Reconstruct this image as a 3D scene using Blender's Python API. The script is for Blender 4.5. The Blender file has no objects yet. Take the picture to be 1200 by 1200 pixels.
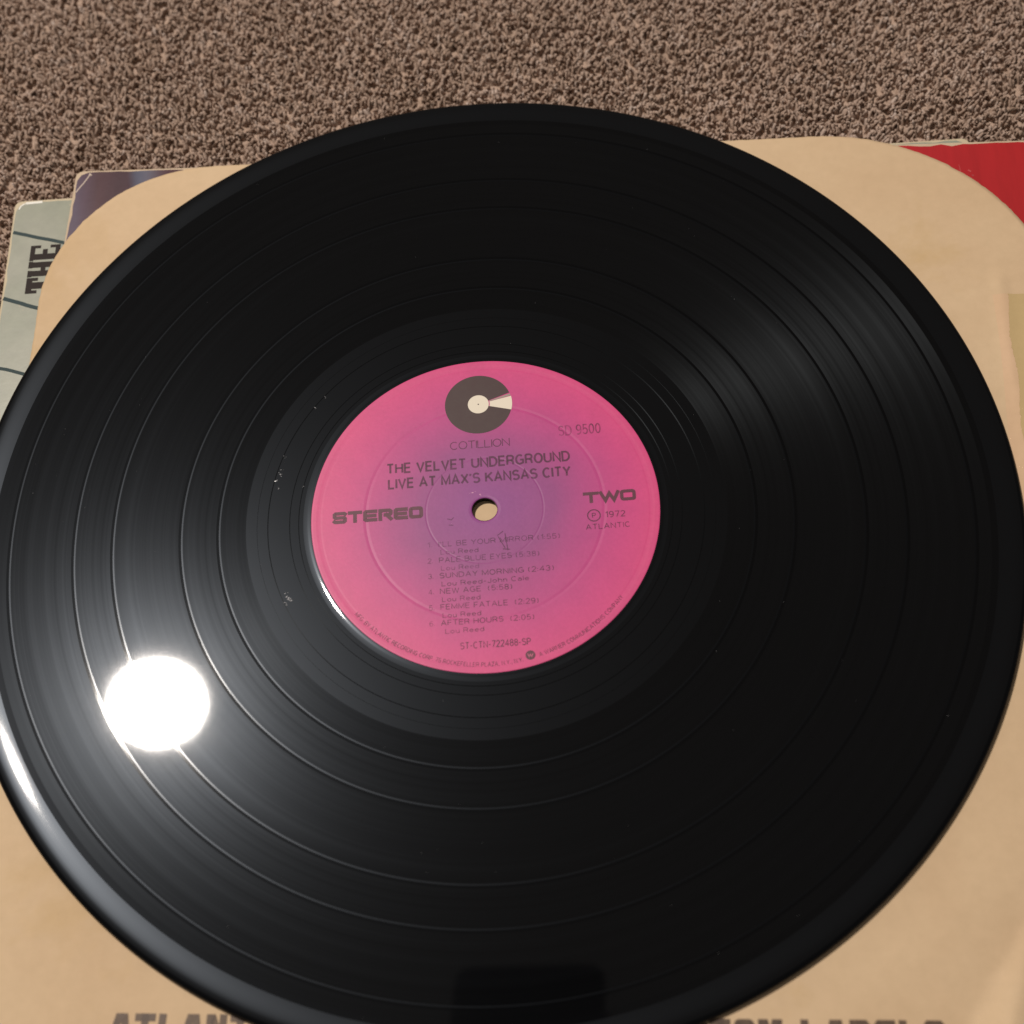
import bpy, bmesh, math, random
import numpy as np
from mathutils import Vector, Matrix, Euler
random.seed(4); rng = np.random.default_rng(7)
S = bpy.context.scene
COL = S.collection
MM = 0.001

# ------------------------------------------------------------------ camera
CAM_POS = Vector((0.0, -200.80, 386.99)) * MM
right = Vector((0.98525409, -0.15927335, -0.06250109))
up = Vector((0.17021819, 0.87546195, 0.45231862))
fwd = Vector((0.01732497, 0.45628759, -0.88966369))
cam = bpy.data.cameras.new('camera'); camo = bpy.data.objects.new('camera', cam); COL.objects.link(camo)
Rm = Matrix((right, up, -fwd)).transposed()
camo.matrix_world = Matrix.Translation(CAM_POS) @ Rm.to_4x4()
cam.sensor_width = 36; cam.sensor_fit = 'HORIZONTAL'; cam.lens = 1792.8 / 1200 * 36
cam.clip_start = 0.005; cam.clip_end = 50
cam.dof.use_dof = True; cam.dof.focus_distance = 0.455; cam.dof.aperture_fstop = 53.8 / 4.8
S.camera = camo

# ------------------------------------------------------------------ room light
W = bpy.data.worlds.new('World'); S.world = W; W.use_nodes = True
bgn = W.node_tree.nodes['Background']
bgn.inputs['Color'].default_value = (1.0, 0.91, 0.83, 1); bgn.inputs['Strength'].default_value = 0.15
ld = bpy.data.lights.new('ceiling_lamp', 'AREA'); lo = bpy.data.objects.new('ceiling_lamp', ld); COL.objects.link(lo)
ld.shape = 'ELLIPSE'; ld.size = 0.134; ld.size_y = 0.119; ld.energy = 37.5; ld.color = (1.0, 0.92, 0.83)
_p = Vector((-0.545, 0.700, 1.800)); _z = (_p - Vector((-.09, -.04, 0))).normalized()
_x = right - _z * right.dot(_z); _x.normalize(); _y = _z.cross(_x)
lo.matrix_world = Matrix.Translation(_p) @ Matrix((_x, _y, _z)).transposed().to_4x4()
S.view_settings.view_transform = 'Standard'; S.view_settings.look = 'None'
S.view_settings.exposure = 0; S.view_settings.gamma = 1
S.render.engine = 'CYCLES'

# ------------------------------------------------------------------ helpers
def link(name, me, mat=None, parent=None, smooth=False):
    o = bpy.data.objects.new(name, me); COL.objects.link(o)
    if mat and not me.materials: me.materials.append(mat)
    if parent: o.parent = parent
    if smooth:
        me.polygons.foreach_set('use_smooth', [True] * len(me.polygons))
    me.update()
    return o

def pyd(name, v, f, mat=None, parent=None, smooth=False):
    me = bpy.data.meshes.new(name); me.from_pydata([tuple(a) for a in v], [], f)
    return link(name, me, mat, parent, smooth)

def tag(o, label=None, cat=None, group=None, kind=None):
    if label: o['label'] = label
    if cat: o['category'] = cat
    if group: o['group'] = group
    if kind: o['kind'] = kind
    return o

def empty(name, loc=(0, 0, 0), rz=0.0):
    o = bpy.data.objects.new(name, None); COL.objects.link(o)
    o.location = loc; o.rotation_euler = (0, 0, rz); o.empty_display_size = .02
    return o

def lathe(name, prof, mat, parent, segs=512, closed=False, crisp=False):
    """profile of (radius, z) in mm, turned about z"""
    if crisp:                                  # support loops keep the flats flat
        q = [prof[0]]
        for (ra, za), (rb, zb) in zip(prof[:-1], prof[1:]):
            d = abs(rb - ra)
            if d > .15:
                t = .04 / d; q += [(ra + (rb - ra) * t, za + (zb - za) * t), (rb + (ra - rb) * t, zb + (za - zb) * t)]
            q.append((rb, zb))
        prof = q
    n = len(prof); v = []; f = []
    for k in range(segs):
        a = 2 * math.pi * k / segs; c, s = math.cos(a), math.sin(a)
        for r, z in prof: v.append((r * c * MM, r * s * MM, z * MM))
    m = n if closed else n - 1
    for k in range(segs):
        k2 = (k + 1) % segs
        for i in range(m):
            j = (i + 1) % n
            f.append((k * n + i, k * n + j, k2 * n + j, k2 * n + i))
    return pyd(name, v, f, mat, parent, True)

class N:
    """small node helper"""
    def __init__(s, name):
        s.m = bpy.data.materials.new(name); s.m.use_nodes = True; s.t = s.m.node_tree
        s.b = s.t.nodes['Principled BSDF']; s.out = s.t.nodes['Material Output']
    def n(s, typ, **kw):
        x = s.t.nodes.new(typ)
        for k, v in kw.items():
            if k.startswith('_'): setattr(x, k[1:], v)
            else: x.inputs[k.replace('__', ' ')].default_value = v
        return x
    def l(s, a, b): s.t.links.new(a, b)
    def coord(s, which='Object'): return s.n('ShaderNodeTexCoord').outputs[which]
    def noise(s, scale, detail=3, vec=None, rough=.5, dist=0):
        x = s.n('ShaderNodeTexNoise'); x.inputs['Scale'].default_value = scale; x.inputs['Detail'].default_value = detail
        x.inputs['Roughness'].default_value = rough; x.inputs['Distortion'].default_value = dist
        s.l(vec if vec is not None else s.coord(), x.inputs['Vector']); return x.outputs['Fac']
    def ramp(s, fac, stops):
        x = s.n('ShaderNodeValToRGB'); e = x.color_ramp.elements
        while len(e) < len(stops): e.new(.5)
        for el, (p, c) in zip(e, stops):
            el.position = p; el.color = (*c, 1) if len(c) == 3 else c
        s.l(fac, x.inputs['Fac']); return x.outputs['Color']
    def mix(s, fac, a, b, blend='MIX'):
        x = s.n('ShaderNodeMix', _data_type='RGBA', _blend_type=blend)
        for v, i in ((fac, 0), (a, 6), (b, 7)):
            if isinstance(v, (int, float)): x.inputs[i].default_value = v
            elif isinstance(v, tuple): x.inputs[i].default_value = (*v, 1) if len(v) == 3 else v
            else: s.l(v, x.inputs[i])
        return x.outputs[2]
    def math(s, op, a, b=0.0, c=None):
        x = s.n('ShaderNodeMath', _operation=op)
        for i, v in enumerate((a, b) + ((c,) if c is not None else ())):
            if isinstance(v, (int, float)): x.inputs[i].default_value = v
            else: s.l(v, x.inputs[i])
        return x.outputs[0]
    def radius(s):
        sp = s.n('ShaderNodeSeparateXYZ'); s.l(s.coord(), sp.inputs[0])
        a = s.math('MULTIPLY', sp.outputs[0], sp.outputs[0]); b = s.math('MULTIPLY', sp.outputs[1], sp.outputs[1])
        return s.math('SQRT', s.math('ADD', a, b))
    def bump(s, h, dist, strength=1.0):
        x = s.n('ShaderNodeBump'); x.inputs['Distance'].default_value = dist; x.inputs['Strength'].default_value = strength
        s.l(h, x.inputs['Height']); s.l(x.outputs[0], s.b.inputs['Normal']); return x
    def set(s, **kw):
        for k, v in kw.items(): s.b.inputs[k.replace('__', ' ')].default_value = v
        return s

# ------------------------------------------------------------------ materials
ANI, ROT = .85, 0.0
def vinyl(name, rough, aniso, spec, coat, coat_r, base=(.0016, .0016, .0019), lines=0.0, seed=0.0, streak=0.0):
    m = N(name).set(Roughness=rough, Coat__Weight=coat, Coat__Roughness=coat_r)
    m.b.inputs['Base Color'].default_value = (*base, 1)
    m.b.inputs['Specular IOR Level'].default_value = spec
    m.b.inputs['Specular Tint'].default_value = (.72, .83, 1.0, 1)
    if aniso:
        m.b.inputs['Anisotropic'].default_value = aniso
        t = m.n('ShaderNodeTangent', _direction_type='RADIAL', _axis='Z'); m.l(t.outputs[0], m.b.inputs['Tangent'])
    r = m.radius()
    if lines:
        cx = m.n('ShaderNodeCombineXYZ'); m.l(m.math('ADD', r, seed), cx.inputs[0])
        a = m.noise(900, 4, cx.outputs[0], .7); b = m.noise(220, 3, cx.outputs[0], .6)
        f = m.math('ADD', m.math('MULTIPLY', a, .5), m.math('MULTIPLY', b, .5))
        m.l(m.math('ADD', rough - lines * .5, m.math('MULTIPLY', f, lines)), m.b.inputs['Roughness'])
        # a few bands of denser and quieter grooves scatter more or less light
        m.l(m.math('MULTIPLY', m.math('ADD', m.math('MULTIPLY', f, 1.6), .2), spec), m.b.inputs['Specular IOR Level'])
    if streak:                                 # grooves fan the light out along the radius
        gl = m.n('ShaderNodeBsdfAnisotropic'); gl.distribution = 'GGX'
        gl.inputs['Color'].default_value = (streak * .80, streak * .90, streak, 1)
        gl.inputs['Roughness'].default_value = .50; gl.inputs['Anisotropy'].default_value = ANI
        gl.inputs['Rotation'].default_value = ROT
        t = m.n('ShaderNodeTangent', _direction_type='RADIAL', _axis='Z'); m.l(t.outputs[0], gl.inputs['Tangent'])
        ad = m.n('ShaderNodeAddShader'); m.l(m.b.outputs[0], ad.inputs[0]); m.l(gl.outputs[0], ad.inputs[1]); m.l(ad.outputs[0], m.out.inputs['Surface'])
        if lines:
            m.l(m.mix(1.0, (streak * .80, streak * .90, streak), m.ramp(f, [(.35, (.35, .35, .35)), (.65, (1.6, 1.6, 1.6))]), 'MULTIPLY'), gl.inputs['Color'])
    # faint dust and finger haze on the pressing
    d = m.noise(38, 5, None, .62)
    m.l(m.math('ADD', coat_r * .6, m.math('MULTIPLY', d, coat_r * .8)), m.b.inputs['Coat Roughness'])
    return m.m

M_groove = vinyl('groove_vinyl', .215, 0, .037, .50, .035, lines=.035, streak=.0030)
M_gap = vinyl('gap_vinyl', .26, 0, .105, .25, .10, streak=.002)
M_wax = vinyl('smooth_vinyl', .275, 0, .060, .50, .045)
M_land = vinyl('land_vinyl', .30, 0, .016, .35, .05)
M_lead = vinyl('lead_in_vinyl', .28, 0, .026, .45, .05)
M_lip = vinyl('lip_vinyl', .27, 0, .115, .45, .045)
M_edge = vinyl('edge_vinyl', .30, 0, .12, .1, .15)

m = N('scratch_vinyl').set(Roughness=.22); m.b.inputs['Base Color'].default_value = (.42, .42, .44, 1); M_etch = m.m
M_run = vinyl('runout_line', .3, 0, .012, .30, .06, streak=.007)

# label paper: purple core fading to pink
m = N('label_paper').set(Roughness=.42)
m.b.inputs['Specular IOR Level'].default_value = .28
r = m.radius(); nz = m.noise(28, 3)
rr = m.math('ADD', r, m.math('MULTIPLY', m.math('SUBTRACT', nz, .5), .012))
fac = m.math('DIVIDE', rr, .050)
c = m.ramp(fac, [(.10, (.28, .066, .25)), (.38, (.31, .065, .225)), (.62, (.47, .062, .23)), (.84, (.59, .064, .225)), (1.0, (.64, .069, .215))])
grain = m.noise(900, 4, None, .7)
c = m.mix(.35, c, m.ramp(grain, [(.3, (.82, .82, .82)), (.75, (1.12, 1.12, 1.12))]), 'MULTIPLY')
blot = m.noise(120, 4, None, .6, .6)
c = m.mix(.5, c, m.ramp(blot, [(.3, (.90, .90, .94)), (.7, (1.06, 1.08, 1.06))]), 'MULTIPLY')
m.l(c, m.b.inputs['Base Color']); m.bump(grain, .00002, .6); M_label = m.m

def ink(name, col, cover=.8, worn=0.35, scale=420, lo=.30):
    """offset print: patchy ink that lets the paper through"""
    m = N(name).set(Roughness=.5); m.b.inputs['Base Color'].default_value = (*col, 1)
    m.b.inputs['Specular IOR Level'].default_value = .35
    n1 = m.noise(scale, 3, None, .65); n2 = m.noise(scale * .12, 2)
    f = m.math('ADD', m.math('MULTIPLY', n1, .55), m.math('MULTIPLY', n2, .45))
    mr = m.n('ShaderNodeMapRange'); m.l(f, mr.inputs[0])
    mr.inputs[1].default_value = lo + .06; mr.inputs[2].default_value = lo + .06 + .28
    mr.inputs[3].default_value = cover - worn; mr.inputs[4].default_value = cover
    m.l(mr.outputs[0], m.b.inputs['Alpha']); return m.m

M_ink = ink('label_ink', (.085, .022, .050), .74, .40)
M_ink_faint = ink('label_ink_worn', (.085, .022, .055), .62, .52)
M_ink_bold = ink('label_ink_heavy', (.115, .028, .052), 1.0, .14)
M_logo_dark = ink('logo_ink', (.055, .028, .028), 1.0, .10)
m = N('logo_cream').set(Roughness=.5); m.b.inputs['Base Color'].default_value = (.74, .66, .54, 1); M_logo_cream = m.m
m = N('logo_grey').set(Roughness=.5); m.b.inputs['Base Color'].default_value = (.30, .25, .21, 1); M_logo_grey = m.m

def paper(name, c0, c1, stain, stain_amt=.5, edge=None):
    m = N(name).set(Roughness=.72); m.b.inputs['Specular IOR Level'].default_value = .25
    a = m.noise(14, 4, None, .6, .4); b = m.noise(260, 4, None, .7); g = m.noise(1600, 3, None, .6)
    c = m.mix(m.ramp(a, [(.35, (0, 0, 0)), (.68, (1, 1, 1))]), c0, c1)
    c = m.mix(m.math('MULTIPLY', m.ramp(m.noise(9, 5, None, .7, 1.2), [(.52, (0, 0, 0)), (.75, (1, 1, 1))]), stain_amt), c, stain)
    c = m.mix(.5, c, m.ramp(b, [(.3, (.93, .93, .92)), (.7, (1.06, 1.06, 1.07))]), 'MULTIPLY')
    m.l(c, m.b.inputs['Base Color'])
    h = m.math('ADD', m.math('MULTIPLY', g, .25), m.math('MULTIPLY', b, .75)); m.bump(h, .00006, .5)
    return m.m
M_sleeve = paper('sleeve_paper', (.64, .47, .30), (.575, .405, .25), (.53, .36, .17), .8)
M_flap = paper('glue_stained_paper', (.54, .395, .20), (.50, .36, .18), (.50, .31, .10), .6)
M_lit_edge = paper('lit_edge_paper', (.66, .45, .29), (.60, .41, .25), (.58, .38, .2), .3)  # paler tone stands for light caught on the raised seam edge
M_board = paper('cardboard_edge', (.60, .47, .34), (.52, .40, .28), (.36, .26, .17), .6)
M_board_cream = paper('cream_cardboard', (.60, .51, .36), (.55, .46, .32), (.42, .33, .2), .5)
M_sleeve_ink = ink('sleeve_ink', (.10, .062, .045), .86, .25, 500)

# ------------------------------------------------------------------ carpet
m = N('carpet_backing').set(Roughness=.95); m.b.inputs['Specular IOR Level'].default_value = .05
c = m.ramp(m.noise(260, 4, None, .7), [(.3, (.36, .255, .195)), (.7, (.54, .40, .32))]); m.l(c, m.b.inputs['Base Color'])
m.bump(m.noise(500, 4, None, .7), .0012); M_back = m.m
m = N('carpet_yarn').set(Roughness=.95); m.b.inputs['Specular IOR Level'].default_value = .05
at = m.n('ShaderNodeAttribute', _attribute_name='tone')
c = m.ramp(at.outputs['Fac'], [(0, (.42, .30, .23)), (.4, (.54, .395, .315)), (.75, (.62, .475, .395)), (1, (.74, .61, .54))])
pat = m.noise(34, 5, None, .7)
c = m.mix(.8, c, m.ramp(pat, [(.3, (.80, .77, .74)), (.7, (1.10, 1.11, 1.13))]), 'MULTIPLY')
fib = m.noise(2200, 2, None, .6)
c = m.mix(.6, c, m.ramp(fib, [(.3, (.75, .75, .75)), (.7, (1.15, 1.15, 1.15))]), 'MULTIPLY')
m.l(c, m.b.inputs['Base Color']); m.bump(fib, .0002)
tl = m.n('ShaderNodeBsdfTranslucent'); m.l(c, tl.inputs['Color']); mxs = m.n('ShaderNodeMixShader'); mxs.inputs[0].default_value = .22
m.l(m.b.outputs[0], mxs.inputs[1]); m.l(tl.outputs[0], mxs.inputs[2]); m.l(mxs.outputs[0], m.out.inputs['Surface']); M_yarn = m.m

Z_CARPET = -12.4
g = []; e = 4.0
o = pyd('carpet', [(-e, -e, Z_CARPET * MM), (e, -e, Z_CARPET * MM), (e, e, Z_CARPET * MM), (-e, e, Z_CARPET * MM)], [(0, 1, 2, 3)], M_back)
tag(o, 'brown woven carpet floor under the record covers', kind='structure')
o['label'] = 'brown carpet floor under the record covers'

def pile():
    def field(x0, x1, y0, y1, sp):
        X, Y = np.meshgrid(np.arange(x0, x1, sp), np.arange(y0, y1, sp)); X = X.ravel(); Y = Y.ravel()
        return X + rng.uniform(-.5, .5, X.size) * sp, Y + rng.uniform(-.5, .5, X.size) * sp
    fx0, fx1, fy0, fy1 = -270, 350, 60, 370
    Xa, Ya = field(fx0, fx1, fy0, fy1, 1.45)
    Xb, Yb = field(-420, 480, -250, 520, 2.6)
    kb = ~((Xb > fx0) & (Xb < fx1) & (Yb > fy0) & (Yb < fy1)); Xb, Yb = Xb[kb], Yb[kb]
    X = np.r_[Xa, Xb]; Y = np.r_[Ya, Yb]; fine = np.r_[np.ones(Xa.size), np.full(Xb.size, 1.9)]
    # nothing grows through the stacked covers
    a = math.radians(8.6); fx = X * math.cos(a) - Y * math.sin(a); fy = X * math.sin(a) + Y * math.cos(a)
    keep = ~((fx > -148) & (fx < 148) & (fy > -180) & (fy < 118))
    X, Y, fine = X[keep], Y[keep], fine[keep]; n = X.size
    K = 3
    rad = rng.uniform(.65, 1.25, n) * fine; h = rng.uniform(5.6, 6.2, n)
    lean = rng.uniform(0, 2 * np.pi, n); la = rng.uniform(.5, 3.2, n)
    ph = rng.uniform(0, 6.28, n); sq = rng.uniform(.5, 1.0, n); sa = rng.uniform(0, 6.28, n)
    rings = [(0, 1.0, 0), (.60, 1.15, .45), (.95, .70, .95)]
    V = np.zeros((n, 3 * K + 1, 3))
    for ri, (t, rs, ls) in enumerate(rings):
        for k in range(K):
            th = ph + 2 * np.pi * k / K + ri * .5
            px = np.cos(th) * rad * rs; py = np.sin(th) * rad * rs * sq
            V[:, ri * K + k, 0] = X + px * np.cos(sa) - py * np.sin(sa) + np.cos(lean) * la * ls
            V[:, ri * K + k, 1] = Y + px * np.sin(sa) + py * np.cos(sa) + np.sin(lean) * la * ls
            V[:, ri * K + k, 2] = Z_CARPET - 3.2 + h * t + rng.uniform(-.3, .3, n)
    V[:, -1, 0] = X + np.cos(lean) * la; V[:, -1, 1] = Y + np.sin(lean) * la; V[:, -1, 2] = Z_CARPET - 3.2 + h
    F = []
    for ri in range(2):
        for k in range(K):
            k2 = (k + 1) % K
            F.append([ri * K + k, ri * K + k2, (ri + 1) * K + k2]); F.append([ri * K + k, (ri + 1) * K + k2, (ri + 1) * K + k])
    for k in range(K): F.append([2 * K + k, 2 * K + (k + 1) % K, 3 * K])
    F = np.array(F); nv = 3 * K + 1
    A = (F[None] + (np.arange(n) * nv)[:, None, None]).reshape(-1, 3)
    me = bpy.data.meshes.new('carpet_pile'); P = (V.reshape(-1, 3) * MM).astype(np.float32)
    me.vertices.add(len(P)); me.vertices.foreach_set('co', P.ravel())
    me.loops.add(A.size); me.loops.foreach_set('vertex_index', A.ravel().astype(np.int32))
    me.polygons.add(len(A)); me.polygons.foreach_set('loop_start', np.arange(0, A.size, 3, dtype=np.int32))
    me.polygons.foreach_set('loop_total', np.full(len(A), 3, dtype=np.int32))
    me.update(calc_edges=True)
    at = me.attributes.new('tone', 'FLOAT', 'POINT')
    cell = rng.random((400, 400)); cl = cell[(X // 4.2).astype(int) % 400, (Y // 4.2).astype(int) % 400]
    tone = np.clip(.5 + (cl - .5) * .35 + rng.normal(0, .17, n), 0, 1)
    at.data.foreach_set('value', np.repeat(tone, nv).astype(np.float32))
    o = link('carpet_pile', me, M_yarn, None, True)
    tag(o, 'short twisted brown and beige carpet tufts around the covers', 'carpet pile', kind='stuff')
pile()

# ------------------------------------------------------------------ flat print helpers
def strokes(name, glyphs, z, mat, parent, w, xf=lambda x, y: (x, y), cap=False):
    """glyphs: list of open polylines in mm drawn with a broad flat pen; each stroke 0.004 mm over the last"""
    v = []; f = []; k = 0
    for pl in glyphs:
        ww = w
        if isinstance(pl, tuple): pl, ww = pl
        P = [Vector(p) for p in pl]; n = len(P); L = []; Rr = []
        closed = (P[0] - P[-1]).length < 1e-6
        if closed: P = P[:-1]; n -= 1
        elif cap:
            P[0] = P[0] - (P[1] - P[0]).normalized() * ww / 2; P[-1] = P[-1] + (P[-1] - P[-2]).normalized() * ww / 2
        for i in range(n):
            if closed: d0 = (P[i] - P[i - 1]).normalized(); d1 = (P[(i + 1) % n] - P[i]).normalized()
            else:
                d0 = (P[i] - P[i - 1]).normalized() if i else (P[1] - P[0]).normalized()
                d1 = (P[i + 1] - P[i]).normalized() if i < n - 1 else d0
            t = (d0 + d1).normalized(); nn = Vector((-t.y, t.x)); k_ = 1 / max(.45, nn.dot(Vector((-d1.y, d1.x))))
            L.append(P[i] + nn * ww / 2 * k_); Rr.append(P[i] - nn * ww / 2 * k_)
        b = len(v); zz = z + (k % 8) * .003; k += 1
        for a in L + Rr:
            q = xf(a.x, a.y); v.append((q[0] * MM, q[1] * MM, zz * MM))
        for i in range(n if closed else n - 1):
            j = (i + 1) % n; f.append((b + i, b + j, b + n + j, b + n + i))
    return pyd(name, v, f, mat, parent)

def disc(name, cx, cy, r, z, mat, parent, a0=0, a1=360, r0=0, n=64):
    v = []; f = []
    full = abs(a1 - a0) >= 360
    for i in range(n + (0 if full else 1)):
        a = math.radians(a0 + (a1 - a0) * i / n)
        v.append(((cx + r * math.cos(a)) * MM, (cy + r * math.sin(a)) * MM, z * MM))
        v.append(((cx + r0 * math.cos(a)) * MM, (cy + r0 * math.sin(a)) * MM, z * MM))
    t = len(v) // 2
    for i in range(n):
        j = (i + 1) % t; f.append((2 * i, 2 * j, 2 * j + 1, 2 * i + 1))
    if r0 == 0:                                # weld the hub
        f = [(a, b, 1) for a, b, c_, d in f]; 
    return pyd(name, v, f, mat, parent)

def arc(cx, cy, rx, ry, a0, a1, n=9):
    return [(cx + rx * math.cos(math.radians(a0 + (a1 - a0) * i / (n - 1))), cy + ry * math.sin(math.radians(a0 + (a1 - a0) * i / (n - 1)))) for i in range(n)]
_o = lambda w: [arc(w / 2, .5, w / 2, .5, 90, 450, 25)]
_l = lambda w: arc(w / 2, .31, w / 2, .31, 90, 450, 19)
FONT = {   # grotesque strokes: width, polylines (cap height 1)
 'A': (.66, [[(0, 0), (.33, 1), (.66, 0)], [(.12, .33), (.54, .33)]]),
 'B': (.58, [[(0, 0), (0, 1)], [(0, 1), (.32, 1)] + arc(.32, .76, .22, .24, 90, -90) + [(0, .52)], [(.3, .515)] + arc(.32, .26, .26, .26, 90, -90) + [(0, 0)]]),
 'C': (.62, [arc(.33, .5, .33, .5, 48, 312, 17)]), 'D': (.62, [[(0, 0), (0, 1), (.25, 1)] + arc(.25, .5, .37, .5, 90, -90, 13) + [(0, 0)]]),
 'E': (.52, [[(.52, 1), (0, 1), (0, 0), (.52, 0)], [(0, .52), (.47, .52)]]), 'F': (.5, [[(.5, 1), (0, 1), (0, 0)], [(0, .5), (.44, .5)]]),
 'G': (.66, [arc(.33, .5, .33, .5, 48, 300, 17) + [(.64, .12), (.64, .46), (.36, .46)]]),
 'H': (.6, [[(0, 0), (0, 1)], [(.6, 0), (.6, 1)], [(0, .52), (.6, .52)]]), 'I': (.0, [[(0, 0), (0, 1)]]),
 'J': (.4, [[(.4, 1), (.4, .22)] + arc(.2, .22, .2, .22, 0, -180)]), 'K': (.6, [[(0, 0), (0, 1)], [(.58, 1), (0, .4)], [(.2, .6), (.62, 0)]]),
 'L': (.48, [[(0, 1), (0, 0), (.48, 0)]]), 'M': (.72, [[(0, 0), (0, 1), (.36, .1), (.72, 1), (.72, 0)]]), 'N': (.6, [[(0, 0), (0, 1), (.6, 0), (.6, 1)]]),
 'O': (.68, _o(.68)), 'P': (.56, [[(0, 0), (0, 1)], [(0, 1), (.3, 1)] + arc(.3, .73, .26, .27, 90, -90) + [(0, .46)]]),
 'R': (.6, [[(0, 0), (0, 1)], [(0, 1), (.32, 1)] + arc(.32, .74, .25, .26, 90, -90) + [(0, .48)], [(.32, .48), (.5, .36), (.56, 0)]]),
 'S': (.56, [arc(.28, .745, .26, .255, 25, 230, 11) + arc(.28, .27, .28, .27, 70, -150, 12)]),
 'T': (.58, [[(0, 1), (.58, 1)], [(.29, 1), (.29, 0)]]), 'U': (.6, [[(0, 1), (0, .3)] + arc(.3, .3, .3, .3, 180, 360) + [(.6, 1)]]),
 'V': (.62, [[(0, 1), (.31, 0), (.62, 1)]]), 'W': (.9, [[(0, 1), (.22, 0), (.45, .95), (.68, 0), (.9, 1)]]),
 'X': (.6, [[(0, 0), (.6, 1)], [(0, 1), (.6, 0)]]), 'Y': (.6, [[(0, 1), (.3, .45), (.6, 1)], [(.3, .45), (.3, 0)]]), 'Z': (.56, [[(0, 1), (.56, 1), (0, 0), (.56, 0)]]),
 '0': (.5, _o(.5)), '1': (.22, [[(0, .76), (.22, 1), (.22, 0)]]), '2': (.5, [arc(.25, .74, .25, .26, 165, -35, 10) + [(0, 0), (.52, 0)]]),
 '3': (.5, [arc(.24, .75, .23, .25, 160, -80, 10), arc(.24, .27, .26, .27, 85, -160, 11)]), '4': (.54, [[(.4, 0), (.4, 1), (0, .28), (.54, .28)]]),
 '5': (.5, [[(.46, 1), (.08, 1), (.04, .5)] + arc(.24, .31, .26, .31, 120, -150, 12)]), '6': (.5, [arc(.3, .55, .3, .45, 60, 190, 9), arc(.25, .3, .25, .3, 0, 360, 17)]),
 '7': (.5, [[(0, 1), (.5, 1), (.18, 0)]]), '8': (.5, [arc(.25, .76, .22, .24, 0, 360, 17), arc(.25, .27, .25, .27, 0, 360, 17)]),
 '9': (.5, [arc(.2, .45, .3, .45, 240, 370, 9), arc(.25, .7, .25, .3, 0, 360, 17)]),
 '(': (.2, [arc(.4, .45, .4, .66, 135, 225)]), ')': (.2, [arc(-.2, .45, .4, .66, 45, -45)]), ':': (.06, [[(.0, .02), (.0, .16)], [(.0, .5), (.0, .64)]]),
 '.': (.06, [[(0, 0), (0, .14)]]), ',': (.08, [[(.05, .12), (0, -.15)]]), "'": (.06, [[(.03, 1), (.0, .74)]]), '-': (.3, [[(0, .42), (.3, .42)]]),
 'o': (.5, [_l(.5)]), 'e': (.5, [[(.02, .33), (.49, .33)], arc(.25, .31, .25, .31, 0, 320, 16)]), 'u': (.44, [[(0, .64), (0, .22)] + arc(.22, .22, .22, .22, 180, 360) + [(.44, .64)], [(.44, .2), (.44, 0)]]),
 'd': (.48, [arc(.24, .31, .24, .31, 0, 360, 17), [(.48, 1), (.48, 0)]]), 'h': (.44, [[(0, 0), (0, 1)], [(0, .36)] + arc(.22, .4, .22, .22, 170, 0) + [(.44, 0)]]),
 'n': (.44, [[(0, 0), (0, .64)], [(0, .36)] + arc(.22, .4, .22, .22, 170, 0) + [(.44, 0)]]), 'a': (.46, [arc(.23, .2, .22, .2, 0, 360, 15), [(.04, .56), (.2, .64), (.38, .6), (.44, .48), (.44, 0)]]),
 'l': (0, [[(0, 0), (0, 1)]]), ' ': (.16, [])}
def line(name, s, x0, x1, y, h, z, mat, parent, wt=.13, track=.24, arc_=None):
    G = []; x = 0
    for c in s:
        w, pls = FONT[c]
        for pl in pls: G.append([(x + a, b) for a, b in pl])
        x += w + track
    x -= track; sx = (x1 - x0) / x; out = []
    for pl in G:
        q = [pl[0]]
        for p_ in pl[1:]:
            if math.hypot(p_[0] - q[-1][0], p_[1] - q[-1][1]) > .012: q.append(p_)
        if arc_:
            R_, t0, t1 = arc_; ww = wt * h; o_ = []
            for a, b in q:
                th = math.radians(t0 + (t1 - t0) * a / x); rr = R_ - (ww / 2 + b * (h - ww)); o_.append((rr * math.cos(th), rr * math.sin(th)))
            out.append(o_)
        else:
            ww = wt * h; out.append([(x0 + a * sx, y + ww / 2 + b * (h - ww)) for a, b in q])
    return strokes(name, out, z, mat, parent, wt * h)

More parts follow.
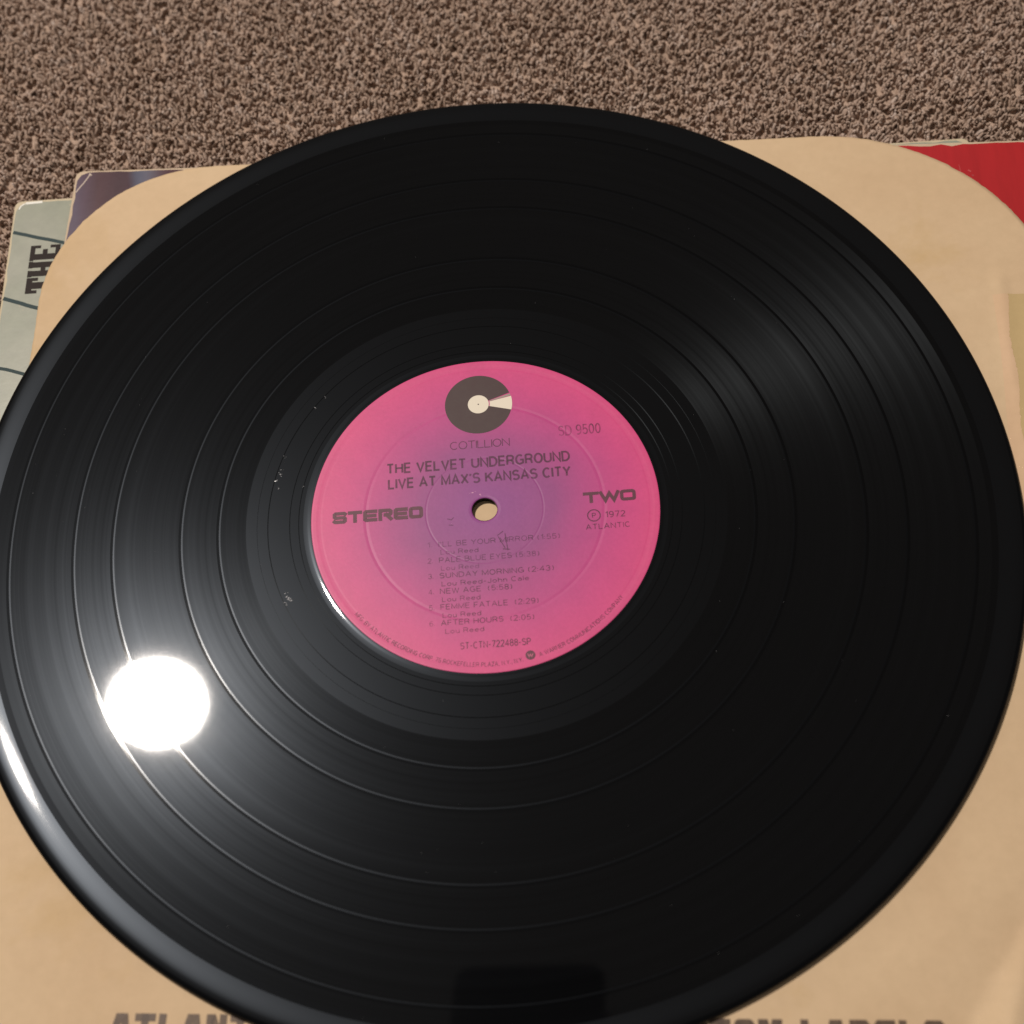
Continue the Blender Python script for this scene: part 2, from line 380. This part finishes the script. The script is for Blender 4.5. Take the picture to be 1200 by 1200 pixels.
# heavy extended lettering (x to the right, y up, unit box 1 wide, 1 high)
def rr_box(x0, y0, x1, y1, r=.16):
    P = []
    for cx, cy, a in ((x1 - r, y1 - r, 0), (x0 + r, y1 - r, 90), (x0 + r, y0 + r, 180), (x1 - r, y0 + r, 270)):
        for k in range(4):
            t = math.radians(a + 30 * k); P.append((cx + r * math.cos(t), cy + r * math.sin(t)))
    return P + [P[0]]
def glyph(ch):
    t = {
     'S': [[(1, .93), (.92, 1), (.1, 1), (0, .9), (0, .6), (.1, .5), (.9, .5), (1, .4), (1, .1), (.9, 0), (.08, 0), (0, .07)]],
     'T': [[(0, 1), (1, 1)], [(.5, 1), (.5, -.1)]],
     'E': [[(1, 1), (.1, 1), (0, .9), (0, .1), (.1, 0), (1, 0)], [(0, .5), (.92, .5)]],
     'R': [[(0, -.1), (0, 1), (.88, 1), (1, .88), (1, .6), (.88, .48), (.5, .48)], [(.6, .48), (1, -.1)]],
     'O': [rr_box(0, 0, 1, 1)], 'W': [[(0, 1), (.25, 0), (.5, .9), (.75, 0), (1, 1)]],
     'A': [[(0, -.1), (.30, 1), (.72, 1), (1, -.1)], [(.2, .28), (.8, .28)]],
     'L': [[(0, 1.1), (0, .1), (.1, 0), (1, 0)]], 'N': [[(0, -.1), (0, 1), (.2, 1), (.8, 0), (1, 0), (1, 1.1)]],
     'I': [[(.5, 1.1), (.5, -.1)]], 'C': [[(1, .9), (.9, 1), (.12, 1), (0, .88), (0, .12), (.12, 0), (.9, 0), (1, .1)]],
     'M': [[(0, -.1), (0, 1), (.2, 1), (.5, .3), (.8, 1), (1, 1), (1, -.1)]],
     'B': [[(0, 0), (0, 1), (.85, 1), (.97, .88), (.97, .62), (.85, .52), (.95, .45), (1, .35), (1, .12), (.88, 0), (0, 0)], [(0, .52), (.85, .52)]],
     'U': [[(0, 1.1), (0, .12), (.12, 0), (.88, 0), (1, .12), (1, 1.1)]],
     '&': [[(1, 0), (.2, .75), (.25, 1), (.6, 1), (.65, .75), (0, .3), (.1, 0), (.6, 0), (1, .45)]],
     ',': [[(.4, .05), (.25, -.2)]]}
    return t.get(ch, [])
def heavy(name, s, x0, x1, y, h, w, z, mat, parent, narrow={'I': .25, ',': .3, ' ': .55, 'W': 1.3, 'M': 1.15}, gap=.42, shear=0.0):
    ad = [narrow.get(c, 1) for c in s]; tot = sum(ad) + gap * (len(s) - 1); u = (x1 - x0) / tot; x = x0; G = []
    for c, a in zip(s, ad):
        for pl in glyph(c):
            pts = []
            for px, py in pl:
                py = min(1, max(0, py)) if c != ',' else py; px = min(1, max(0, px))
                X = x + w / 2 + px * (a * u - w) if a > .5 else x + px * a * u
                yy = w / 2 + py * (h - w); 
                pts.append((X + shear * yy, y + yy))
            G.append(pts)
        x += (a + gap) * u
    return strokes(name, G, z, mat, parent, w, cap=True)

# ------------------------------------------------------------------ grey jacket (bottom of the stack)
D = math.radians
def jacket(name, label, ang, left, top, size, ztop, th, art, board, cat='record cover'):
    root = empty(name, (0, 0, ztop * MM), D(ang)); tag(root, label, cat)
    def sheet(nm, x0, y0, x1, y1, z, mat, ragged=.22, n=90, seed=1, notch=()):
        r = np.random.default_rng(seed); v = []
        def j(): return float(abs(r.normal(0, 1)) ** 1.5 * ragged)
        for i in range(n): v.append((x0 + (x1 - x0) * i / n, y0 + j()))
        for i in range(n): v.append((x1 - j(), y0 + (y1 - y0) * i / n))
        for i in range(n): v.append((x1 - (x1 - x0) * i / n, y1 - j()))
        for i in range(n): v.append((x0 + j(), y1 - (y1 - y0) * i / n))
        out = []
        for x, y in v:
            for cx, cy, cr, sx, sy in notch:       # worn, rounded corner
                dx, dy = (x - cx) * sx, (y - cy) * sy
                if dx > 0 and dy > 0 and math.hypot(dx, dy) > cr:
                    k = cr / math.hypot(dx, dy); x, y = cx + (x - cx) * k, cy + (y - cy) * k
            out.append((x * MM, y * MM, z * MM))
        return pyd(nm, out, [tuple(range(len(out)))], mat, root)
    x0, x1, y1, y0 = left, left + size, top, top - size
    def board_box(nm, z0, z1, rad, inset=0):
        bm = bmesh.new(); P = []
        for cx, cy, a in ((x1 - rad - inset, y1 - rad - inset, 0), (x0 + rad + inset, y1 - rad - inset, 90), (x0 + rad + inset, y0 + rad + inset, 180), (x1 - rad - inset, y0 + rad + inset, 270)):
            for k in range(7):
                t = D(a + 15 * k); P.append((cx + rad * math.cos(t), cy + rad * math.sin(t)))
        N_ = len(P); lo = [bm.verts.new((x * MM, y * MM, z0 * MM)) for x, y in P]; hi = [bm.verts.new((x * MM, y * MM, z1 * MM)) for x, y in P]
        bm.faces.new(hi); bm.faces.new(list(reversed(lo)))
        for i in range(N_): bm.faces.new((lo[i], lo[(i + 1) % N_], hi[(i + 1) % N_], hi[i]))
        me = bpy.data.meshes.new(nm); bm.to_mesh(me); bm.free(); o = link(nm, me, board, root)
        bv = o.modifiers.new('b', 'BEVEL'); bv.width = .00018; bv.segments = 2; bv.limit_method = 'ANGLE'
        return o
    b1 = board_box('front_board', -.62, 0, 2.4); board_box('back_board', -th, -th + .62, 2.2, .25)
    bb = board_box('spine_fold', -th + .64, -.64, 1.0, .9)
    rc = 4.5
    sh = sheet('cover_print', x0 + .55, y0 + .5, x1 - .5, y1 - .55, .05, art, seed=int(abs(ang) * 100),
               notch=[(x0 + rc, y1 - rc, rc - .7, -1, 1), (x1 - rc, y1 - rc, rc - .7, 1, 1)])
    return root, sh

m = N('grey_cover_print').set(Roughness=.33); m.b.inputs['Specular IOR Level'].default_value = .5
a = m.noise(30, 5, None, .65, .6); b = m.noise(160, 4, None, .7)
c = m.mix(m.ramp(a, [(.3, (0, 0, 0)), (.7, (1, 1, 1))]), (.27, .285, .225), (.33, .33, .275))
c = m.mix(.7, c, m.ramp(b, [(.3, (.88, .88, .88)), (.7, (1.08, 1.08, 1.06))]), 'MULTIPLY')
c = m.mix(m.ramp(m.noise(75, 5, None, .75, 1.5), [(.66, (0, 0, 0)), (.72, (1, 1, 1))]), c, (.42, .36, .26))
m.l(c, m.b.inputs['Base Color']); m.bump(b, .0001, .4); M_grey = m.m

m = N('worn_highlight_white').set(Roughness=.5); m.b.inputs['Base Color'].default_value = (.78, .76, .70, 1); M_worn_hl = m.m  # white for the painted highlight on the worn corner
G_ANG = -7.3
grey, _ = jacket('grey_record_cover', 'grey record cover lettered THE at the far left, bottom of the stack', G_ANG, 0, 0, 312, -6.3, 3.2, M_grey, M_board_cream)
# its top-left corner in the world
ca, sa = math.cos(D(-8.6)), math.sin(D(-8.6))
cx, cy = -155.8, 124.0
grey.location = ((cx * ca - cy * sa) * MM, (cx * sa + cy * ca) * MM, -6.3 * MM)
# blue-black printed joints of the picture and slab lettering, in cover coordinates (x right, y up, corner = 0,0)
m = N('blue_black_ink').set(Roughness=.6); m.b.inputs['Specular IOR Level'].default_value = .1; m.b.inputs['Base Color'].default_value = (.045, .066, .070, 1); M_joint = m.m
M_slab = ink('slab_ink', (.022, .014, .012), 1.0, .04, 300); M_slab.node_tree.nodes['Principled BSDF'].inputs['Specular IOR Level'].default_value = .12
for k, (x0, y0, x1, y1, w) in enumerate([(.8, -12.6, 30, -22.2, 1.25), (.6, -38.9, 30, -50.2, 1.35), (.6, -64.5, 30, -74.5, 1.15), (.6, -92, 30, -101, 1.2)]):
    n = 14; P = []
    for i in range(n + 1):
        t = i / n; P.append((x0 + (x1 - x0) * t, y0 + (y1 - y0) * t + random.uniform(-.12, .12)))
    strokes('printed_joint', [P], .09, M_joint, grey, w)
def slab(ch, y, w=6.1, capx=(7.4, 17.2)):
    """slab letter turned so that it reads up the cover: letter-right = +y, letter-up = -x"""
    x_top, x_bot = capx; H = x_bot - x_top
    R = {'T': [(0, .80, 1, 1), (0, .62, .2, .80), (.80, .62, 1, .80), (.29, .14, .71, .80), (.12, 0, .88, .14)],
         'H': [(0.04, .12, .40, .88), (.60, .12, .96, .88), (.40, .42, .60, .58), (0, .86, .42, 1), (0, 0, .42, .14), (.58, .86, 1, 1), (.58, 0, 1, .14)],
         'E': [(.06, 0, .44, 1), (0.44, .84, 1, 1), (.44, 0, 1, .16), (.44, .42, .74, .58), (.82, .66, 1, .84), (.82, .16, 1, .34), (0, .86, .08, 1), (0, 0, .08, .14)]}[ch]
    v = []; f = []
    for i, (a, b, c_, d) in enumerate(R):
        q = len(v)
        for lx, ly in ((a, b), (c_, b), (c_, d), (a, d)):
            v.append(((x_bot - ly * H) * MM, (y + lx * w) * MM, (.10 + i * .003) * MM))
        f.append((q, q + 1, q + 2, q + 3))
    return pyd('letter', v, f, M_slab, grey)
strokes('worn_corner_highlight', [([(1.6, -3.4), (2.2, -2.0), (3.4, -1.2)], .5), ([(3.6, -1.1), (6.6, -1.0), (9.2, -.9)], .9)], .1, M_worn_hl, grey, .5)  # worn corner and top edge, their shiny highlight painted in white
slab('T', -37.6); slab('H', -31.2); slab('E', -24.8)

# ------------------------------------------------------------------ purple and red jacket
m = N('purple_red_cover_print').set(Roughness=.30); m.b.inputs['Specular IOR Level'].default_value = .5
sp = m.n('ShaderNodeSeparateXYZ'); m.l(m.coord(), sp.inputs[0])
wob = m.noise(22, 4, None, .6)
x = m.math('ADD', sp.outputs[0], m.math('MULTIPLY', m.math('SUBTRACT', wob, .5), .006))
x = m.math('ADD', x, m.math('MULTIPLY', sp.outputs[1], .16))
fx = m.math('DIVIDE', x, .312)
stops = [(0, (.12, .085, .13)), (.008, (.11, .065, .10)), (.024, (.085, .036, .046)), (.056, (.065, .026, .040)), (.064, (.10, .105, .165)), (.076, (.14, .13, .18)), (.088, (.11, .06, .08)), (.10, (.085, .025, .035)), (.16, (.06, .024, .034)), (.24, (.11, .08, .13)), (.36, (.09, .02, .03)), (.55, (.3, .02, .03)), (.75, (.55, .028, .038)), (.97, (.52, .022, .026))]
c = m.ramp(fx, stops)
sv = m.n('ShaderNodeMapping'); m.l(m.coord(), sv.inputs[0]); sv.inputs['Scale'].default_value = (1.0, .12, 1)
c = m.mix(.55, c, m.ramp(m.noise(160, 4, sv.outputs[0], .65), [(.3, (.78, .78, .8)), (.7, (1.18, 1.18, 1.2))]), 'MULTIPLY')
c = m.mix(m.ramp(m.noise(420, 3, None, .75), [(.70, (0, 0, 0)), (.76, (1, 1, 1))]), c, (.34, .27, .28))
c = m.mix(1.0, c, (.80, .80, .80), 'MULTIPLY'); m.l(c, m.b.inputs['Base Color']); m.bump(m.noise(200, 4, None, .7), .0001, .35); M_art = m.m
art, art_sheet = jacket('purple_and_red_record_cover', 'record cover printed dark purple at left and red at right, directly under the paper sleeve', -9.8, 0, 0, 313, -3.0, 3.1, M_art, M_board)
cx, cy = -135.2, 132.7
art.location = ((cx * ca - cy * sa) * MM, (cx * sa + cy * ca) * MM, -3.0 * MM)
# crease across its worn corner and the scuffs in the red
m = N('bare_board').set(Roughness=.8); m.b.inputs['Base Color'].default_value = (.52, .42, .36, 1); M_bare = m.m
strokes('corner_crease', [([(1.0, -8.8), (1.9, -7.0), (3.0, -5.2), (4.0, -3.2), (4.9, -1.1)], .45), ([(4.4, -1.2), (5.3, -2.0)], .5)], .08, M_bare, art, .5)
M_rr = paper('rubbed_red', (.50, .09, .09), (.46, .07, .07), (.4, .06, .06), .3)
for pts, w_ in (([(286.0, -9), (286.4, -14), (286.2, -19), (286.9, -25)], .18), ([(288.6, -11.2), (289.4, -11.9)], .5), ([(276, -30), (276.4, -31.5)], .4)):
    strokes('scuff', [pts], .09, M_rr, art, w_)

# ------------------------------------------------------------------ paper inner sleeve
Z_SL = -2.12
sleeve = empty('paper_inner_sleeve', (0, 0, Z_SL * MM), D(-8.6))
tag(sleeve, 'aged tan paper sleeve with rounded corners lying flat beneath the black record', 'record sleeve')
def outline(n_c=60, x0=-140.6, x1=173.5, y1=131.3, y0=-178, rl=51, rr_=68):
    P = []
    for cx, cy, r_, a in ((x1 - rr_, y1 - rr_, rr_, 0), (x0 + rl, y1 - rl, rl, 90), (x0 + 6, y0 + 6, 6, 180), (x1 - 6, y0 + 6, 6, 270)):
        for k in range(n_c + 1):
            t = D(a + 90 * k / n_c); P.append((cx + r_ * math.cos(t), cy + r_ * math.sin(t)))
    # resample evenly
    P.append(P[0]); A = np.array(P); d = np.r_[0, np.cumsum(np.hypot(*np.diff(A, axis=0).T))]
    s = np.linspace(0, d[-1], 841)[:-1]
    return np.stack([np.interp(s, d, A[:, 0]), np.interp(s, d, A[:, 1])], 1)
def seg_dist(x, y, ax, ay, bx, by):
    """signed distance to the line a-b (positive to its right) and position along it"""
    dx, dy = bx - ax, by - ay; L = math.hypot(dx, dy); dx /= L; dy /= L
    return (x - ax) * dy - (y - ay) * dx, ((x - ax) * dx + (y - ay) * dy) / L
def wrinkle(x, y):
    r = np.hypot(x, y); out = np.clip((r - 150) / 12, 0, 1)
    z = .10 * np.sin(x * .05 + 1.3) * np.sin(y * .043) + .05 * np.sin(x * .13 + y * .09)
    # fold at the lower right: gentle rise to a ridge, steep fall beyond it
    s, t = seg_dist(x, y, 133.0, -120.0, 117.2, -142.4)
    d = -s; w = np.clip(1.2 + 7.0 * t, 1.0, 13)
    hgt = np.where(d < 0, .25 * np.exp(d / 6.0) * 0 + np.clip(-d, 0, 8) * .05, np.where(d < w, d * .55, w * .55 * np.exp(-(d - w) / 12)))
    z = z + hgt * np.clip((r - 156) / 10, 0, 1) * np.clip((t + .9) / .8, 0, 1)
    # raised seam on the right
    e = x - (157 - np.clip((66 - y) / 66, 0, 2) * 3.5)
    z = z + np.where(y < 72, 1, np.exp(-(y - 72) / 3.0)) * np.clip(r - 153, 0, 6) / 6 * (.55 * np.exp(-((e + 1) / 2.4) ** 2))
    return z * out
O = outline(); rings = 120
V = []; F = []
cen = np.array([14.0, -20.0])
for k in range(rings + 1):
    t = (k / rings) ** .8
    P = cen + (O - cen) * t
    V.append(np.stack([P[:, 0], P[:, 1], wrinkle(P[:, 0], P[:, 1])], 1))
V = np.concatenate(V[1:]); n = len(O)
V = np.concatenate([V, [[cen[0], cen[1], 0]]])
for k in range(rings - 1):
    for i in range(n):
        j = (i + 1) % n; F.append((k * n + i, (k + 1) * n + i, (k + 1) * n + j, k * n + j))
for i in range(n): F.append((len(V) - 1, i, (i + 1) % n))
# even out the paper edge with small nicks
nick = rng.normal(0, .07, n); V[(rings - 1) * n:rings * n, 0] += nick; V[(rings - 1) * n:rings * n, 1] += rng.normal(0, .07, n)
top = pyd('front_sheet', V * MM, F, M_sleeve, sleeve, True)
sd = top.modifiers.new('s', 'SOLIDIFY'); sd.thickness = .00013; sd.offset = -1
V2 = V.copy(); V2[:, 2] = V2[:, 2] * .25 - .42; V2[:, 0] *= .9985
bk = pyd('back_sheet', V2 * MM, F, M_sleeve, sleeve, True)
sd = bk.modifiers.new('s', 'SOLIDIFY'); sd.thickness = .00013; sd.offset = -1
# light caught on the seam edge, painted as a paler strip, and the glue-stained overlap right of it
def seam(name, fn0, fn1, ys, dz, mat, nx=8):
    v = []; f = []
    for y in ys:
        a, b = fn0(y), fn1(y)
        for i in range(nx + 1):
            x = a + (b - a) * i / nx; v.append((x * MM, y * MM, (float(wrinkle(np.array(x), np.array(y))) + dz) * MM))
    w = nx + 1
    for k in range(len(ys) - 1):
        for i in range(nx): f.append((k * w + i, k * w + i + 1, (k + 1) * w + i + 1, (k + 1) * w + i))
    return pyd(name, v, f, mat, sleeve, True)
ragd = {}
def jag(y):
    k = round(y, 2)
    if k not in ragd: ragd[k] = random.gauss(0, .10)
    return ragd[k]
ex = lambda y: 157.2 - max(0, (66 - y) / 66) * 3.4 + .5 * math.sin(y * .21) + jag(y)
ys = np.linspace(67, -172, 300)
seam('seam_light_strip', lambda y: 153.3 - max(0, (66 - y) / 66) * 3.4 - .3 * math.sin(y * .1), ex, ys, .05, M_lit_edge)
def right_edge(y):
    if y > 64.3: return 105.5 + math.sqrt(max(0, 68 ** 2 - (y - 64.3) ** 2)) - .4
    return 173.1
seam('glue_flap', ex, right_edge, ys, .10, M_flap)
for word, xa, xb in (('ATLANTIC', -93.6, -50.5), ('CUSTOM LABELS', 36.5, 110.0)):
    o = heavy('printed_lettering', word, xa, xb, -142.2, 6.3, 1.85, .17, M_sleeve_ink, sleeve, gap=.16, shear=.04)
    for vt in o.data.vertices:
        x, y = vt.co.x / MM, vt.co.y / MM; y += -.0285 * (x + 93.6); vt.co.y = y * MM
        vt.co.z += float(wrinkle(np.array(x), np.array(y))) * MM

# ------------------------------------------------------------------ the record
rec = empty('vinyl_record', (0, 0, 0), 0)
tag(rec, 'black vinyl record with a pink and purple label lying on the tan paper sleeve', 'record')
GAPS = [76.2, 87.1, 106.8, 118.0, 136.6]
def gz(r): return 0.0
# rim, underside and spindle hole wall
ed = [(144.0, .038), (145.0, .083), (146.0, .128), (147.0, .170), (147.9, .192), (148.7, .175), (149.4, .09), (149.9, -.02), (150.35, -.25), (150.65, -.55), (150.8, -.9), (150.7, -1.25), (150.3, -1.55), (149.6, -1.8), (148.5, -1.95), (146, -2.0), (110, -1.9), (70, -1.9), (60, -1.95), (8, -1.95), (3.75, -1.95), (3.63, -1.85), (3.63, -.2), (3.63, .0)]
lathe('rim_and_underside', ed[6:], M_edge, rec)
lathe('raised_lip', [(142.8, 0), (143.2, .012)] + ed[:7], M_lip, rec)
# playing surface: lead-in, six tracks, five gaps
b = [142.8 - .0] + []
lathe('lead_in', [(142.8, 0), (142.0, -.008), (141.0, -.010)], M_lead, rec)
edges = sorted(GAPS, reverse=True)
outer = 141.0
GW = 1.0
for g_ in edges + [None]:
    inner = (g_ + GW) if g_ else 68.6
    lathe('groove_band', [(outer, -.010), ((outer + inner) / 2, -.010), (inner, -.010)], M_groove, rec)
    if g_:
        lathe('gap_land', [(g_ + GW, -.010), (g_ + .22, -.012)], M_land, rec)
        lathe('track_gap', [(g_ + .22, -.012), (g_, -.0115), (g_ - .22, -.012)], M_gap, rec)
        outer = g_ - .22
lathe('dead_wax', [(68.6, -.010), (60, -.010), (54, -.010), (52.1, -.010)], M_wax, rec, crisp=True)
lathe('label_bead', [(52.1, -.010), (50.95, -.010), (50.75, .0), (50.55, .016), (50.35, .034), (50.15, .047), (49.7, .05)], M_lip, rec)
for r0, w in ((62.3, .14), (56.0, .12), (53.4, .12), (65.4, .05)):
    lathe('runout_groove', [(r0 + w, -.0065), (r0, -.006), (r0 - w, -.0065)], M_run, rec, 360)
# hand-scratched marks and dust in the dead wax
v = []; f = []
def chip(x, y, s, h):
    q = len(v); a = random.uniform(0, 6.28)
    for k in range(4):
        t = a + k * 1.57 + random.uniform(-.4, .4); v.append(((x + s * math.cos(t) * random.uniform(.5, 1.4)) * MM, (y + s * math.sin(t) * .6) * MM, .006 * MM))
    v.append(((x + random.uniform(-.3, .3) * s) * MM, y * MM, h * MM))
    for k in range(4): f.append((q + k, q + (k + 1) % 4, q + 4))
for px, py, s in [(-55.2, 28.1, .22), (-56.3, 24.3, .22), (-56.9, 22.9, .3), (-56.4, 22.4, .3), (-58.1, 20.9, .42), (-57.8, 18.6, .25), (-58.4, -15.3, .25), (-58.9, -16.6, .4), (-58.0, -17.2, .45), (-57.6, -17.9, .4), (-58.6, -18.6, .35), (-59.1, -18.0, .25), (-44.6, 43.2, .22), (-41.2, 46.5, .2), (-50.6, 17.2, .2)]:
    for _ in range(3): chip(px + random.gauss(0, .25), py + random.gauss(0, .25), s * random.uniform(.5, 1), random.uniform(.05, .2))
o = pyd('runout_etching', v, f, M_etch, rec); o['kind'] = 'stuff'
v = []; f = []
for _ in range(110):
    a = random.uniform(0, 6.28); r_ = math.sqrt(random.uniform(52 ** 2, 148 ** 2)); chip(r_ * math.cos(a), r_ * math.sin(a), random.uniform(.04, .11), random.uniform(.03, .09))
o = pyd('dust', v, f, M_etch, rec); o['kind'] = 'stuff'

# label, rotated as it lies
prof = [(49.8, .04), (49.72, .09), (49.3, .105), (48.4, .10), (47.7, .075), (47.1, .065), (46.6, .08), (40, .08), (34.9, .08), (34.6, .065), (34.1, .035), (33.6, .065), (33.3, .08), (25, .08),
        (17.2, .08), (17.0, .065), (16.8, .05), (16.6, .065), (16.4, .08), (9, .08), (4.6, .085), (4.0, .05), (3.72, -.05), (3.64, -.25)]
label = lathe('label', prof, M_label, rec, 360, crisp=True)
label.rotation_euler = (0, 0, D(-6.3)); label['label'] = 'pink label with a purple centre and worn dark print'
ZL = .115
disc('logo_disc', -.4, 34.9, 9.9, ZL, M_logo_dark, label, 19.5, 345)
v_w = disc('logo_wedge', -.4, 34.9, 10.0, ZL + .012, M_logo_cream, label, -15, 12, 3.4, 12)
disc('logo_stripe', -.4, 34.9, 9.9, ZL + .012, M_logo_grey, label, 13.2, 17.2, 3.4, 6)
disc('logo_centre', -.4, 34.9, 3.1, ZL + .016, M_logo_cream, label)
disc('logo_hole', -.4, 34.9, .22, ZL + .022, M_logo_dark, label, n=12)
line('label_name', 'COTILLION', -9.1, 8.1, 20.1, 2.7, ZL, M_ink, label, .10, .12)
line('album_title', 'THE VELVET UNDERGROUND', -27.7, 25.1, 13.6, 3.5, ZL, M_ink, label, .17)
line('album_title', "LIVE AT MAX'S KANSAS CITY", -27.3, 25.0, 8.6, 3.5, ZL, M_ink, label, .17)
line('catalogue_number', 'SD 9500', 22.7, 34.7, 22.1, 3.45, ZL, M_ink_faint, label, .12)
heavy('stereo_lettering', 'STEREO', -43.6, -17.6, -1.3, 3.8, 1.10, ZL, M_ink_bold, label, gap=.07)
heavy('side_lettering', 'TWO', 28.2, 43.2, -.5, 3.5, .98, ZL, M_ink_bold, label, gap=.02)
disc('copyright_ring', 30.85, -4.5, 1.95, ZL, M_ink, label, r0=1.62, n=40)
line('copyright_letter', 'P', 30.4, 31.3, -5.3, 1.6, ZL, M_ink, label)
line('year', '1972', 34.2, 39.6, -5.5, 2.0, ZL, M_ink, label)
line('company_name', 'ATLANTIC', 28.4, 40.7, -8.9, 1.75, ZL, M_ink, label)
tracks = [('1.', "I'LL BE YOUR MIRROR (1:55)", 20.7, 'Lou Reed', -2.4), ('2.', 'PALE BLUE EYES (5:38)', 14.6, 'Lou Reed', -2.4),
          ('3.', 'SUNDAY MORNING (2:43)', 18.4, 'Lou Reed-John Cale', 11.4), ('4.', 'NEW AGE  (5:58)', 6.5, 'Lou Reed', -2.4),
          ('5.', 'FEMME FATALE  (2:29)', 13.6, 'Lou Reed', -2.4), ('6.', 'AFTER HOURS  (2:05)', 12.1, 'Lou Reed', -1.8)]
for i, (no, tt, xe, wr, xw) in enumerate(tracks):
    y = -10.9 - 4.78 * i; y = y - .2 if i else y
    mt = M_ink_faint if i < 2 else M_ink
    line('track_number', no, -16.6, -15.2, y, 1.65, ZL, M_ink_faint, label)
    line('track_title', tt, -13.4, xe, y, 1.7, ZL, mt, label)
    line('composer_credit', wr, -12.9 if i < 5 else -12.3, xw, y - 2.45, 1.55, ZL, mt, label)
line('matrix_number', 'ST-CTN-722488-SP', -8.3, 10.8, -42.4, 2.1, ZL, M_ink, label)
line('rim_text', 'MFG. BY ATLANTIC RECORDING CORP. 75 ROCKEFELLER PLAZA, N.Y., N.Y.', 0, 1, 0, 1.35, ZL, M_ink, label, arc_=(47.9, 218.6, 280.3))
line('rim_text', 'A WARNER COMMUNICATIONS COMPANY', 0, 1, 0, 1.35, ZL, M_ink, label, arc_=(47.9, 286.0, 320.8))
aw = D(283.1); disc('emblem_disc', 46.6 * math.cos(aw), 46.6 * math.sin(aw), 1.35, ZL, M_ink_bold, label, n=28)
m = N('emblem_pink').set(Roughness=.5); m.b.inputs['Base Color'].default_value = (.60, .11, .22, 1)
ex_, ey_ = 46.6 * math.cos(aw), 46.6 * math.sin(aw)
strokes('emblem_mark', [[(ex_ - .7, ey_ + .45), (ex_ - .35, ey_ - .5), (ex_, ey_ + .3), (ex_ + .35, ey_ - .5), (ex_ + .7, ey_ + .45)]], ZL + .01, m.m, label, .18)
# pressed digits and paper scuffs near the hole
m = N('rubbed_label').set(Roughness=.6); m.b.inputs['Base Color'].default_value = (.62, .30, .46, 1); M_rub = m.m
v = []; f = []
for n_, (x, y, s) in enumerate([(-3.2, 5.6, .35), (-2.4, 5.9, .22), (-1.1, 4.9, .3), (-.9, 4.6, .22), (-4.1, 5.5, .18), (-9.5, -3.8, .15), (24, -17, .15), (-30, -12, .18), (8, -28, .12)]):
    v = []; f = []; chip(x, y, s, .05)
    o = pyd('scuff', v, f, M_rub, label); o.data.transform(Matrix.Translation((0, 0, .00008)))
strokes('pressed_mark', [[(-10.8, -2.2), (-9.6, -2.6), (-8.9, -1.9)], [(-10.4, -4.2), (-9.1, -4.4)], [(3.2, -8.6), (4.9, -7.4)], [(3.4, -8.9), (5.2, -12.6)], [(5.4, -8.0), (6.0, -13.4)], [(4.6, -12.9), (6.6, -13.2)]], ZL + .02, M_ink_faint, label, .28)

# ------------------------------------------------------------------ the telephone held over the record (seen only mirrored in the vinyl)
ph = empty('smartphone', CAM_POS)
tag(ph, 'black smartphone held above the record, out of frame and mirrored in the vinyl', 'phone')
ph.rotation_euler = Rm.to_euler()
m = N('phone_glass').set(Roughness=.2); m.b.inputs['Base Color'].default_value = (.006, .006, .007, 1); m.b.inputs['Specular IOR Level'].default_value = .2
def slab_box(name, x0, y0, x1, y1, z0, z1, r, mat):
    bm = bmesh.new(); P = []
    for cx, cy, a in ((x1 - r, y1 - r, 0), (x0 + r, y1 - r, 90), (x0 + r, y0 + r, 180), (x1 - r, y0 + r, 270)):
        for k in range(7): t = D(a + 15 * k); P.append((cx + r * math.cos(t), cy + r * math.sin(t)))
    lo_ = [bm.verts.new((x * MM, y * MM, z0 * MM)) for x, y in P]; hi = [bm.verts.new((x * MM, y * MM, z1 * MM)) for x, y in P]
    bm.faces.new(hi); bm.faces.new(list(reversed(lo_)))
    for i in range(len(P)): bm.faces.new((lo_[i], lo_[(i + 1) % len(P)], hi[(i + 1) % len(P)], hi[i]))
    me = bpy.data.meshes.new(name); bm.to_mesh(me); bm.free(); return link(name, me, mat, ph)
slab_box('phone_body', -90, 9, -8, 178, 1, 9, 9, m.m)
slab_box('camera_bump', -40, 14, -12, 44, -.8, .9, 5, m.m)
